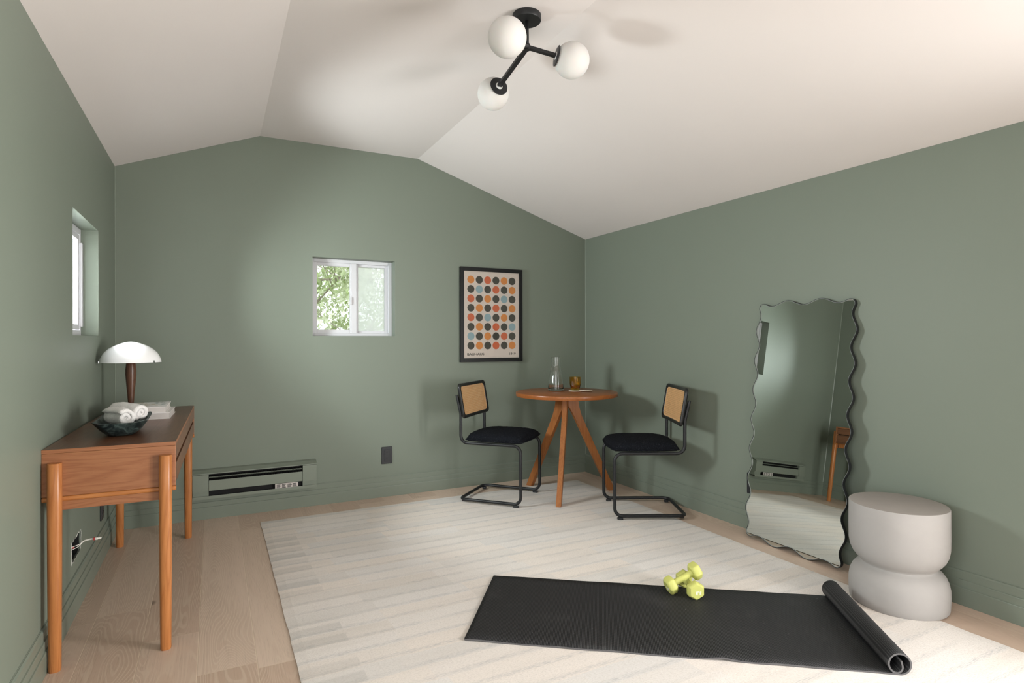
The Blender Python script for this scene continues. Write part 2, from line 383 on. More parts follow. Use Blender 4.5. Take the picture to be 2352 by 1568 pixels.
# ------------------------------------------------------------------ the room
LX, RX, BY, FY = -0.535, 2.887, 4.236, -1.35
ZL, ZR, ZC, X1, X2 = 2.203, 2.020, 2.513, 0.275, 1.370
TH = 0.15
struct(obj('floor', B(LX - TH, RX + TH, FY - TH, BY + TH, -0.12, 0.0), M_FLOOR))
bm = bmesh.new()
prof = [(LX - TH, ZL - 0.0575), (LX, ZL), (X1, ZC), (X2, ZC), (RX, ZR), (RX + TH, ZR - 0.049), (RX + TH, ZR + 0.1), (X2, ZC + 0.15), (X1, ZC + 0.15), (LX - TH, ZL + 0.1)]
prism(bm, prof, lambda u, v, t: (u, t, v), FY - TH, BY + TH); struct(obj('ceiling', bm, M_CEIL))
gable = [(LX, 0), (RX, 0), (RX, ZR), (X2, ZC), (X1, ZC), (LX, ZL)]
WB = (0.610, 1.193, 1.176, 1.7285)    # back window opening x0 x1 z0 z1
WL = (3.050, 3.672, 1.171, 1.716)     # left window opening y0 y1 z0 z1
wall_slab('wall_back', gable, [rect(*WB)], lambda u, v, t: (u, BY + t, v), TH)
ADDED_REAR = (-0.45, 0.80, 0.04, 2.0)  # added unseen opening, cut for fill light from behind
wall_slab('wall_rear', gable, [rect(*ADDED_REAR)], lambda u, v, t: (u, FY - t, v), TH)
RSIDE = (-1.20, 0.42, 0.04, 1.78)  # added unseen opening for fill light from the right
wall_slab('wall_right', rect(FY - TH, BY + TH, 0, ZR), [rect(*RSIDE)], lambda u, v, t: (RX + t, u, v), TH)
hole = [(3.012, .207), (3.03, .213), (3.045, .205), (3.075, .212), (3.10, .209), (3.13, .214), (3.165, .211), (3.195, .218), (3.212, .238),
        (3.208, .262), (3.214, .285), (3.206, .303), (3.18, .298), (3.15, .303), (3.11, .297), (3.075, .301), (3.04, .296), (3.018, .300), (3.009, .27), (3.015, .24)]
SIDE = (-0.85, 0.95, 0.04, 2.0)  # added unseen opening for fill light from the left
wall_slab('wall_left', rect(FY - TH, BY + TH, 0, ZL), [rect(*WL), rect(*SIDE), hole], lambda u, v, t: (LX - t, u, v), TH)

# baseboards: tall flat board with two stepped fillets
bprof = [(0, 0), (.0185, 0), (.0185, .073), (.0175, .076), (.0135, .0775), (.0135, .105), (.0125, .108), (.0085, .1095), (.0085, .140), (.004, .146), (.0012, .1465), (.0012, .149), (0, .149)]
def baseboard(name, fn, a, b):
    struct(obj(name, prism(bmesh.new(), bprof, fn, a, b), M_BASE))
baseboard('baseboard_back', lambda u, v, t: (t, BY - u, v), LX, RX)
baseboard('baseboard_right', lambda u, v, t: (RX - u, t, v), RSIDE[1], BY)
baseboard('baseboard_left', lambda u, v, t: (LX + u, t, v), SIDE[1], BY)
for nm, q, fn in (('trim_1', (RX, BY), None), ('trim_2', (LX, BY), None)):   # thin bead of caulk in the two far corners
    s_ = -1 if q[0] > 0 else 1; top = ZR if q[0] > 0 else ZL
    bm = bmesh.new(); prism(bm, [(0, 0), (0.004 * s_, 0), (0, -0.004)], lambda u, v, t: (q[0] + u, q[1] + v, t), 0.147, top - 0.003)
    struct(obj(nm, bm, M_BASE))

# back window: vinyl slider, left sash slides, insect screen on the right
w = thing('window_1', '', ''); del w['label']; del w['category']; struct(w); w.location = (0, BY + 0.10, 0)
x0, x1, z0, z1 = WB
obj('window_frame', frame_bm(x0, x1, z0, z1, .03, -.012, .045, .002, wb=.020, wt=.024, wl=.022, wr=.024), M_VINYL, w)
obj('sash_frame', frame_bm(.632, .915, 1.196, 1.7045, .02, -.004, .022, .002, wb=.026, wt=.024, wl=.022, wr=.030), M_VINYL, w)
obj('sash_frame', frame_bm(.917, 1.169, 1.196, 1.7045, .02, .016, .040, .002, wb=.018, wt=.018, wl=.032, wr=.022), M_VINYL, w)
obj('meeting_rail', B(.893, .931, -.010, .004, 1.196, 1.7045, bev=.002), M_VINYL, w)
obj('pane', B(.65, .89, .008, .011, 1.215, 1.69), M_PANE, w)
obj('pane', B(.945, 1.15, .026, .029, 1.205, 1.695), M_PANE, w)
obj('insect_screen', B(.945, 1.150, .0335, .0345, 1.205, 1.695), M_SCREEN, w)
obj('latch', B(.886, .897, -.020, -.008, 1.405, 1.462, bev=.003), M_VINYL, w)
# left window: same vinyl frame seen edge-on
w = thing('window_2', '', ''); del w['label']; del w['category']; struct(w); w.location = (LX - 0.074, 0, 0)
w.rotation_euler = (0, 0, radians(90))   # local x -> world y, local y -> world -x
obj('window_frame', frame_bm(WL[0], WL[1], WL[2], WL[3], .03, 0, .05, .002), M_VINYL, w)
obj('sash_frame', frame_bm(3.352, 3.640, 1.203, 1.684, .026, .002, .024, .002), M_VINYL, w)
obj('sash_frame', frame_bm(3.082, 3.372, 1.203, 1.684, .026, .024, .046, .002), M_VINYL, w)
obj('sash_pull', B(3.640, 3.668, -.010, .004, 1.218, 1.645, bev=.003), M_VINYL, w)
obj('pane', B(3.37, 3.62, .012, .015, 1.22, 1.67), M_PANE, w)
obj('pane', B(3.10, 3.35, .034, .037, 1.22, 1.67), M_PANE, w)
# added out-of-view openings for fill light: door frames, leaves slid open
for nm, (a0, a1, b0, b1), loc, rz in (('added_door_1', ADDED_REAR, (0, FY - 0.02, 0), 0), ('added_door_2', SIDE, (LX - 0.02, 0, 0), radians(90)), ('added_door_3', RSIDE, (RX + 0.16, 0, 0), radians(90))):
    d = thing(nm, '', ''); del d['label']; del d['category']; struct(d); d.location = loc; d.rotation_euler = (0, 0, rz)
    y0, y1 = (-.12, -.02) if rz == 0 else (.02, .12)
    obj('added_door_frame', frame_bm(a0, a1, b0, b1, .045, y0, y1, .003), M_VINYL, d)
    obj('sash_frame', frame_bm(a0 + .045, (a0 + a1) / 2, b0 + .045, b1 - .045, .05, y0 + .03, y1 - .03, .003), M_VINYL, d)
    obj('pane', B(a0 + .09, (a0 + a1) / 2 - .045, (y0 + y1) / 2 - .003, (y0 + y1) / 2 + .003, b0 + .09, b1 - .09), M_PANE, d)

# ------------------------------------------------------------------ heater on the back wall
HB = BY - 0.0
h = thing('baseboard_heater', 'sage green electric baseboard heater on back wall with white sticker', 'heater', (0.251, BY, 0))
hx = 0.376; fy = -.066
bm = bmesh.new(); box(bm, -hx, hx, -.012, -.0005, .150, .318); obj('back_plate', bm, M_HEAT, h)
obj('inner_shade_plate', B(-hx + .09, hx - .09, -.034, -.013, .152, .300), M_DARK, h)  # black plate paints the shade inside the heater openings
bm = bmesh.new(); prism(bm, [(fy, .297), (fy, .303), (-.030, .318), (0 - .0005, .322), (0 - .0005, .316), (-.030, .311), (fy + .004, .297)], lambda u, v, t: (t, u, v), -hx, hx)
obj('top_cover', bm, M_HEAT, h)
obj('front_panel', B(-hx + .0935, hx - .0935, fy, fy + .003, .191, .256, bev=.0008), M_HEAT, h)
for s_ in (-1, 1):
    a, b = (-hx + .002, -hx + .092) if s_ < 0 else (hx - .092, hx - .002)
    bm = bmesh.new(); prism(bm, [(fy - .001, .187), (fy - .001, .2945), (-.002, .309), (-.002, .152), (fy + .012, .152), (fy + .012, .187)], lambda u, v, t: (t, u, v), a, b)
    obj('end_cap', bm, M_HEAT, h)
bm = bmesh.new(); prism(bm, [(fy, .139), (fy, .158), (fy + .002, .158), (fy + .002, .141), (-.001, .141), (-.001, .139)], lambda u, v, t: (t, u, v), -hx + .001, hx - .001)
obj('bottom_lip', bm, M_HEAT, h)
bm = bmesh.new()
for k in range(60):
    x = -hx + .10 + k * .0093; box(bm, x, x + .0008, -.058, -.036, .205, .285)
box(bm, -hx + .09, hx - .09, -.048, -.044, .243, .249)
obj('heating_fins', bm, M_DARK, h)
bm = bmesh.new(); prism(bm, [(-.050, .268), (-.058, .276), (-.058, .278), (-.049, .270)], lambda u, v, t: (t, u, v), -hx + .095, hx - .095)
obj('air_deflector', bm, M_HEAT, h)
st = obj('sticker', B(.109, .254, fy + .0045, fy + .0055, .156, .188), speck('sticker_paper', (0.55, 0.51, 0.48), .6, .1, 60), h)
bm = bmesh.new(); random.seed(3)
for c in range(4):
    for r_ in range(4):
        L_ = random.uniform(.018, .028); box(bm, .118 + c * .034, .118 + c * .034 + L_, fy + .0038, fy + .0046, .160 + r_ * .0062, .1635 + r_ * .0062)
obj('print', bm, M_DARK, st)

# ------------------------------------------------------------------ outlets
def outlet(label, loc, rz):
    o = thing('wall_outlet', label, 'outlet', loc, rz)   # local: faces -y
    obj('cover_plate', B(-.0385, .0385, -.007, 0, -.0625, .0625, bev=.0025), M_BLACKPL, o)
    bm = bmesh.new(); box(bm, -.022, .022, -.0085, -.006, -.045, .045, .0015)
    for s_ in (-.021, .021):
        r = bmesh.ops.create_cone(bm, cap_ends=True, segments=24, radius1=.0165, radius2=.0165, depth=.003)
        for v in r['verts']: v.co = Vector((v.co.x, -.009 + v.co.z, s_ + v.co.y))
    obj('receptacle', bm, M_BLACKPL, o)
    bm = bmesh.new()
    for s_ in (-.021, .021):
        bm = bmesh.new()
        for q in (-.006, .006): box(bm, q - .0012, q + .0012, -.0112, -.0104, s_ - .001, s_ + .007)
        box(bm, -.002, .002, -.0112, -.0104, s_ - .010, s_ - .006)
        obj('socket_slots', bm, M_DARK, o)
    return o
outlet('black wall outlet on back wall between heater and left chair', (1.1285, BY, .300), 0)
outlet('black wall outlet on right wall half hidden behind the wavy mirror', (RX, 2.464, .2775), radians(-90))
outlet('black wall outlet low on left wall behind the desk', (LX, 3.74, .262), radians(90))

# bare wires in the hole of the left wall
hc = (3.11, .256); bm = bmesh.new()
hl_ = [(hc[0] + (y - hc[0]) * .985, hc[1] + (z - hc[1]) * .97) for y, z in hole]
A = [bm.verts.new((LX - .006, y, z)) for y, z in hl_]; Bq = [bm.verts.new((LX - .085, y, z)) for y, z in hl_]
for k in range(len(hl_)): bm.faces.new((A[k], A[(k + 1) % len(hl_)], Bq[(k + 1) % len(hl_)], Bq[k]))
bm.faces.new(Bq)
wb = obj('junction_box', bm, M_DARK); tag(wb, 'open black electrical box inside the ragged hole in left wall', 'electrical box')
bm = bmesh.new(); random.seed(12); n_h = len(hole); inn_, out_ = [], []
for k, (y, z) in enumerate(hole):
    for q in range(3):
        y2, z2 = hole[(k + 1) % n_h]; f = q / 3; yy_ = y + (y2 - y) * f; zz_ = z + (z2 - z) * f; dy, dz = yy_ - hc[0], zz_ - hc[1]; l_ = math.hypot(dy, dz)
        w_ = random.choice((-.0012, -.001, .0004, .0045)); inn_.append((yy_ - dy / l_ * .002, zz_ - dz / l_ * .002)); out_.append((yy_ + dy / l_ * w_, zz_ + dz / l_ * w_))
V4 = [[bm.verts.new((LX + t, y, z)) for y, z in lp2] for lp2, t in ((inn_, .0003), (inn_, .002), (out_, .0015), (out_, .0003))]
for i in range(4):
    for k in range(len(inn_)): bm.faces.new((V4[i][k], V4[i][(k + 1) % len(inn_)], V4[(i + 1) % 4][(k + 1) % len(inn_)], V4[(i + 1) % 4][k]))
obj('torn_plaster', bm, M_PLASTER, wb)
wt = thing('electrical_wires', 'white electrical wires with red and white plug sticking out of wall hole', 'wires', (LX, 3.1, .27))
def P(*a): return [Vector(p) for p in a]
obj('wire', tube(rounded([(-.06, -.06, -.005), (-.01, -.05, .0), (.015, -.01, -.002), (.03, .0, .010), (.052, .0, .014), (.066, .0, .013)], .02), .0016, 8), M_WHITEPL, wt, True)
obj('wire', tube(rounded([(-.06, -.05, -.03), (-.01, -.045, -.014), (.012, -.012, -.010), (.028, .003, .006), (.050, .003, .010), (.066, .0, .010)], .02), .0016, 8), M_WHITEPL, wt, True)
obj('wire', tube(rounded([(-.06, .06, .0), (-.02, .05, .03), (-.012, .02, .026), (-.03, -.02, .015)], .02), .0018, 8), M_WHITEPL, wt, True)
bm = tube([(.064, 0, .0115), (.071, 0, .0115)], .0062, 14); obj('plug_collar', bm, M_RED, wt, angle=40)
bm = tube([(.071, 0, .0115), (.079, 0, .0118), (.0792, 0, .0118), (.090, 0, .0125), (.093, 0, .0127)], [.006, .006, .0042, .0038, .0018], 14); obj('plug', bm, M_WHITEPL, wt, angle=40)
bm = bmesh.new(); tube([(-.05, -.02, -.01), (-.01, .02, -.02)], .005, 10, bm); obj('wire_nut', bm, M_RED, wt, angle=40)

# ------------------------------------------------------------------ rug
RZ = 0.006
R0, R1, RY0, RY1 = .258, 2.628, .86, 3.985
def rug():
    bm = bmesh.new(); nx, ny = 60, 80; vs = {}
    for i in range(nx + 1):
        for j in range(ny + 1):
            x = R0 + (R1 - R0) * i / nx; y = RY0 + (RY1 - RY0) * j / ny
            if i in (0, nx): x += .004 * noise.noise((y * 6, i, 0)) + .0025 * noise.noise((y * 40, i, 3))
            if j in (0, ny): y += .006 * noise.noise((x * 4, j, 0)) + .002 * noise.noise((x * 40, j, 3))
            vs[i, j] = bm.verts.new((x, y, RZ - (0.0025 if i in (0, nx) or j in (0, ny) else 0)))
    for i in range(nx):
        for j in range(ny): bm.faces.new((vs[i, j], vs[i + 1, j], vs[i + 1, j + 1], vs[i, j + 1]))
    edge = [vs[i, 0] for i in range(nx + 1)] + [vs[nx, j] for j in range(1, ny + 1)] + [vs[i, ny] for i in range(nx - 1, -1, -1)] + [vs[0, j] for j in range(ny - 1, 0, -1)]
    low = [bm.verts.new((v.co.x, v.co.y, .0025)) for v in edge]; n = len(edge)
    for k in range(n): bm.faces.new((edge[k], low[k], low[(k + 1) % n], edge[(k + 1) % n]))
    o = obj('area_rug', bm, M_RUG); tag(o, 'large cream area rug with thin grey stripes covering the oak floor', 'rug')
    b2 = obj('rug_backing', B(R0 + .002, R1 - .002, RY0 + .002, RY1 - .002, .0003, .0026), M_RUGBACK, o)
    return o
rug()

# ------------------------------------------------------------------ desk
TW = 0.405; TL = 1.33
desk = thing('writing_desk', 'walnut writing desk with two rows of drawers and round posts against left wall', 'desk', (-.3325 + .000, 2.537, 0), radians(-1.1))
hw = TW / 2; zt = .768; zb = .602
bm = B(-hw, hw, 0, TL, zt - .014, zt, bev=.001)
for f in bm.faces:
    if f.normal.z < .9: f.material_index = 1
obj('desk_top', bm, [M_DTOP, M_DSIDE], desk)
for a in (0.0, TL - .018): obj('side_panel', B(-hw, hw, a + .0005, a + .0175, zb, zt - .0145, bev=.0015), M_DSIDE, desk)
bm = bmesh.new(); box(bm, -hw + .001, hw - .004, .018, TL - .018, zb, zb + .010); obj('bottom_panel', bm, M_DFRONT, desk)
obj('back_panel', B(-hw + .001, -hw + .010, .018, TL - .018, zb + .010, zt - .0145), M_DSIDE, desk)
def drawer(y0, y1, z0_, z1_):
    d = obj('drawer', B(hw - .018, hw - .001, y0 + .0015, y1 - .0015, z0_, z1_, bev=.001), M_DFRONT, desk)
    return d
ua, ub = .695, .7515; la, lb = .6135, .678
for y0, y1 in ((.018, .463), (.463, .905), (.905, TL - .018)): drawer(y0, y1, ua, ub)
for y0, y1 in ((.018, .463), (.463, .905), (.905, TL - .018)): drawer(y0, y1, la, lb)
obj('drawer_gap_shade', B(hw - .060, hw - .022, .019, TL - .019, .612, .752), M_DARK, desk)  # solid black block standing in for the shade between the drawers
obj('divider', B(hw - .030, hw - .012, .018, TL - .018, .680, .688), M_DFRONT, desk)
for q in (0.0, TL):   # side rails
    yc = .012 if q == 0 else TL - .012; s_ = -1 if q == 0 else 1
    bm = bmesh.new(); tube([(-hw + .001, yc + s_ * .004, .5925), (hw + .001, yc + s_ * .004, .5925)], .0095, 14, bm); obj('side_rod', bm, M_DROD, desk, angle=40)
    obj('side_apron', B(-hw + .035, hw - .035, yc - .009, yc + .009, .553, .5845, bev=.0015), M_DSIDE, desk)
for s_ in (-1, 1): obj('long_apron', B(s_ * (hw - .045) - .009, s_ * (hw - .045) + .009, .03, TL - .03, .556, .6015, bev=.0015), M_DLEG, desk)
def post(x, y, top):
    bm = bmesh.new(); n = 16; prof = [(0, 0, .78), (.006, 0, .86), (.30, 0, .95), (.58, 0, 1.0), (top - .002, 0, 1.0), (top, 0, .93)]
    rings = []
    for z, _, s1 in prof:
        rings.append([bm.verts.new((x + .0215 * s1 * math.copysign(abs(cos(a)) ** .8, cos(a)), y + .0205 * s1 * math.copysign(abs(sin(a)) ** .8, sin(a)), z)) for a in [2 * pi * k / n for k in range(n)]])
    for a, b in zip(rings, rings[1:]):
        for k in range(n): bm.faces.new((a[k], a[(k + 1) % n], b[(k + 1) % n], b[k]))
    bm.faces.new(rings[0][::-1]); bm.faces.new(rings[-1]); return bm
for x in (-hw + .040, hw - .032):
    for y in (-.012, TL + .012):
        obj('leg', post(x, y, .722), M_DLEG, desk, angle=45)

# bowl with rolled towels
DT = zt
def bowl_ring(sx, sy, z, n=48, p=3.2, lift=0.0):
    out = []
    for k in range(n):
        a = 2 * pi * k / n; c_, s_ = cos(a), sin(a)
        x = sx * math.copysign(abs(c_) ** (2 / p), c_); y = sy * math.copysign(abs(s_) ** (2 / p), s_)
        out.append((x, y, z + lift * (abs(c_ * s_) * 2) ** 2))
    return out
def loft(bm, rings, cap0=True, cap1=True):
    R = [[bm.verts.new(p) for p in r] for r in rings]
    for a, b in zip(R, R[1:]):
        n = len(a)
        for k in range(n): bm.faces.new((a[k], a[(k + 1) % n], b[(k + 1) % n], b[k]))
    if cap0: bm.faces.new(R[0][::-1])
    if cap1: bm.faces.new(R[-1])
    return bm
bwl = thing('stone_bowl', 'dark green rectangular stone bowl holding white towels on desk', 'bowl', (-.335, 2.882, DT), radians(1))
bm = loft(bmesh.new(), [bowl_ring(.043, .112, .0005, p=4), bowl_ring(.053, .124, .006, p=4), bowl_ring(.071, .143, .024, p=4.5), bowl_ring(.086, .160, .045, p=6, lift=.003), bowl_ring(.093, .170, .057, p=9, lift=.007),
                        bowl_ring(.087, .163, .0575, p=9, lift=.007), bowl_ring(.078, .150, .044, p=6, lift=.003), bowl_ring(.058, .120, .022, p=4), bowl_ring(.038, .090, .012, p=4)])
obj('bowl_body', bm, M_BOWL, bwl, angle=60)
def towel(label, p0, p1, r, turns=3.2, phase=0):
    """rolled towel: spiral strip extruded along its axis"""
    p0 = Vector(p0); p1 = Vector(p1); ax = (p1 - p0); L_ = ax.length; ax.normalize()
    t = thing('rolled_towel', label, 'towel', p0, 0, 'rolled towels in the stone bowl')
    up = Vector((0, 0, 1)); u = ax.cross(up).normalized(); w_ = u.cross(ax)
    bm = bmesh.new(); n = int(turns * 22); nl = 14; th = r / (turns + .25) * 1.0
    rows = []
    for i in range(n + 1):
        f = i / n; a = phase + 2 * pi * turns * f; rc = r * (.08 + .92 * f)
        row = []
        for side in (0, 1):
            rr = max(.001, rc - (th if side else 0)); line = []
            for j in range(nl + 1):
                q = j / nl; bulge = 1 - .10 * abs(2 * q - 1) ** 3; e = .004 * noise.noise((f * 9, q * 5, phase)) + .0015 * noise.noise((f * 60, q * 30, phase))
                end = (.010 * (1 - f) * (1 if j == 0 else 0)) + (.003 * noise.noise((f * 14, phase, 1)) if j in (0, nl) else 0)
                d = ax * (L_ * q + end) + (u * cos(a) + w_ * sin(a)) * (rr * bulge + e)
                line.append(bm.verts.new(d))
            row.append(line)
        rows.append(row)
    for i in range(n):
        A, Bq = rows[i], rows[i + 1]
        for j in range(nl):
            for sd in (0, 1): bm.faces.new((A[sd][j], Bq[sd][j], Bq[sd][j + 1], A[sd][j + 1]))
        for j in (0, nl): bm.faces.new((A[0][j], A[1][j], Bq[1][j], Bq[0][j]))
    for R_ in (rows[0], rows[-1]):
        for j in range(nl): bm.faces.new((R_[0][j], R_[0][j + 1], R_[1][j + 1], R_[1][j]))
    obj('towel_roll', bm, M_TOWEL, t, True); return t
towel('white rolled towel at front of stone bowl with its end facing out', (-.311, 2.797, DT + .068), (-.390, 2.925, DT + .066), .042, 2.3, .6)
towel('white rolled towel lying behind the front towel in stone bowl', (-.269, 2.897, DT + .075), (-.378, 3.014, DT + .081), .043, 2.3, 2.2)

# books
def book(label, loc, rz, wd, dp, th, print_col=None):
    b = thing('book', label, 'book', loc, rz, 'stacked books on the desk')
    bm = bmesh.new(); box(bm, -wd, 0, 0, dp, 0, .003, .0006); box(bm, -wd, 0, 0, dp, th - .003, th, .0006); box(bm, -wd, -wd + .003, 0, dp, .003, th - .003)
    obj('cover', bm, M_BOOKW, b)
    obj('pages', B(-wd + .0035, -.004, .004, dp - .004, .0032, th - .0032), M_PAGES, b)
    return b
M_PAGES, g = mat('page_edges', (0.72, 0.69, 0.66), 0.8)
v = g.coord(); s = g.sep(v); g.L.new(g.mix(g.m('MULTIPLY', g.ss(g.m('SINE', g.m('MULTIPLY', s[2], 2600.0)), 0.2, 0.9), .5), (0.62, 0.58, 0.55), (0.36, 0.33, 0.31)), g.b.inputs['Base Color'])
bk = book('white hardcover book at bottom of the stack on desk', (-.193, 3.278, DT), radians(-2), .245, .28, .030)
bk = book('white hardcover book with landscape cover on top of the stack', (-.207, 3.262, DT + .0305), radians(-1), .225, .275, .030)
M_PIC, g = mat('landscape_cover_print', rough=.35)
v = g.coord(); n = g.noise(g.scale(v, (14, 5, 1)), 1.4, 5, .6, .5); s = g.sep(v)
g.L.new(g.mix(g.ss(n, .56, .64), g.mix(g.ss(n, .40, .52), (0.33, 0.36, 0.35), (0.70, 0.69, 0.67)), (0.42, 0.30, 0.16)), g.b.inputs['Base Color'])
obj('cover_picture', B(-.215, -.012, .075, .265, .0301, .0306), M_PIC, bk)

# table lamp
lamp = thing('table_lamp', 'small table lamp with white mushroom glass shade and dark wood stem', 'lamp', (-.3885, 3.622, DT))
obj('lamp_base', lathe([(0, 0), (.048, 0), (.050, .004), (.047, .011), (.030, .016), (.014, .020), (0, .020)], 40), M_LAMPWOOD, lamp, angle=50)
obj('stem', lathe([(0, .018), (.0135, .018), (.0125, .035), (.0155, .085), (.0205, .145), (.0245, .20), (.0245, .228), (.0215, .256), (.018, .272), (0, .272)], 32), M_LAMPWOOD, lamp, angle=50)
sp = [(.0, .3735), (.016, .3725), (.032, .3685), (.050, .362), (.070, .3535), (.089, .343), (.106, .330), (.120, .314), (.1295, .297), (.1355, .281), (.1385, .266)]
inn = [(r - .0035 if r > .01 else r, z - .0035) for r, z in sp]
bm = lathe(sp + [(.1370, .2655)] + inn[::-1][1:], 64); sh = obj('lamp_shade', bm, M_SHADE, lamp, angle=50)
for a in (radians(-38), radians(-168), radians(82)):
    bm = bmesh.new(); box(bm, .1375, .141, -.004, .004, .263, .276, .0006); bmesh.ops.rotate(bm, cent=(0, 0, 0), matrix=Matrix.Rotation(a, 3, 'Z'), verts=bm.verts); obj('shade_clip', bm, M_CHROME, lamp)
bm = bmesh.new()
for k in range(3):
    a = radians(-38) + 2 * pi * k / 3; tube([(0, 0, .268), (.1345 * cos(a), .1345 * sin(a), .268)], .0018, 8, bm)
obj('shade_bracket', bm, M_CHROME, lamp)

# ------------------------------------------------------------------ round table
TC = (2.337, 3.682)
tb = thing('round_table', 'small round honey wood pedestal table with three splayed legs in corner', 'table', (TC[0], TC[1], 0))
R_ = .377; TT = .759
obj('tabletop', lathe([(0, TT), (R_ - .004, TT), (R_ - .001, TT - .0015), (R_, TT - .004), (R_, TT - .026), (R_ - .002, TT - .029), (R_ - .006, TT - .030), (0, TT - .030)], 96), M_TABLE, tb, angle=40)
th0 = radians(-130.6)
lp = [(.004, TT - .031), (.086, TT - .031), (.094, .640), (.118, .575), (.392, 0), (.338, 0), (.052, .585), (.006, .660)]
for k, fz in zip(range(3), (RZ, 0, 0)):
    a = th0 + k * 2 * pi / 3; bm = bmesh.new(); ca, sa = cos(a), sin(a)
    pts = [(u, (v if v > 0 else fz)) for u, v in lp]
    prism(bm, pts, lambda u, v, t: (u * ca - t * sa, u * sa + t * ca, v), -.0175, .0175)
    bmesh.ops.bevel(bm, geom=[e for e in bm.edges], offset=.003, segments=2, affect='EDGES')
    obj('leg', bm, M_TLEG, tb, angle=35)

# carafe, glass, coasters
cf = thing('glass_carafe', 'clear glass carafe with narrow neck on the round table', 'carafe', (2.318, 3.800, TT))
po = [(.0, .0), (.056, .0), (.060, .006), (.060, .016), (.055, .060), (.049, .110), (.0455, .135), (.047, .140), (.044, .146), (.036, .172), (.0325, .190), (.0320, .222), (.0335, .254)]
pi_ = [(.0320, .2545), (.0300, .222), (.0300, .190), (.0340, .172), (.0420, .146), (.0440, .136), (.0470, .110), (.0530, .060), (.0570, .022), (.0540, .014), (.0, .012)]
obj('carafe_body', lathe(po + pi_, 64), M_CLEAR, cf, angle=60)
gl = thing('amber_tumbler', 'faceted amber glass tumbler standing on a cream coaster', 'glass', (2.428, 3.700, TT + .0052))
bm = bmesh.new(); seg = 60
prof = [(0, 0, 0), (.030, 0, 0), (.0335, .006, .2), (.038, .026, 1), (.0435, .050, 1), (.0450, .085, 1), (.0440, .098, .3), (.0435, .101, 0), (.0415, .101, 0), (.0420, .085, 0), (.0405, .050, 0), (.0350, .026, 0), (.028, .012, 0), (0, .011, 0)]
rings = []
for r, z, fl in prof:
    if r == 0: rings.append([bm.verts.new((0, 0, z))])
    else: rings.append([bm.verts.new(((r - .0022 * fl * abs(cos(6 * a))) * cos(a), (r - .0022 * fl * abs(cos(6 * a))) * sin(a), z)) for a in [2 * pi * k / seg for k in range(seg)]])
for a, b in zip(rings, rings[1:]):
    for k in range(seg):
        u = []
        for x in (a[k % len(a)], a[(k + 1) % seg % len(a)], b[(k + 1) % seg % len(b)], b[k % len(b)]):
            if x not in u: u.append(x)
        if len(u) > 2: bm.faces.new(u)
obj('tumbler_body', bm, M_AMBER, gl, angle=50)
o = obj('coaster', lathe([(0, 0), (.047, 0), (.049, .001), (.049, .004), (.047, .005), (0, .005)], 48), M_COAST, angle=50); o.location = (2.428, 3.700, TT); tag(o, 'cream round coaster under the amber tumbler', 'coaster', 'coasters on the round table')
o = obj('coaster', lathe([(0, 0), (.047, 0), (.049, .001), (.049, .004), (.047, .005), (0, .005)], 48), M_COAST, angle=50); o.location = (2.478, 3.632, TT + .0032)
o.rotation_euler = Euler((radians(-1.5), radians(3.2), 0)); tag(o, 'cream round coaster lying loose, tilted against the other coaster', 'coaster', 'coasters on the round table')

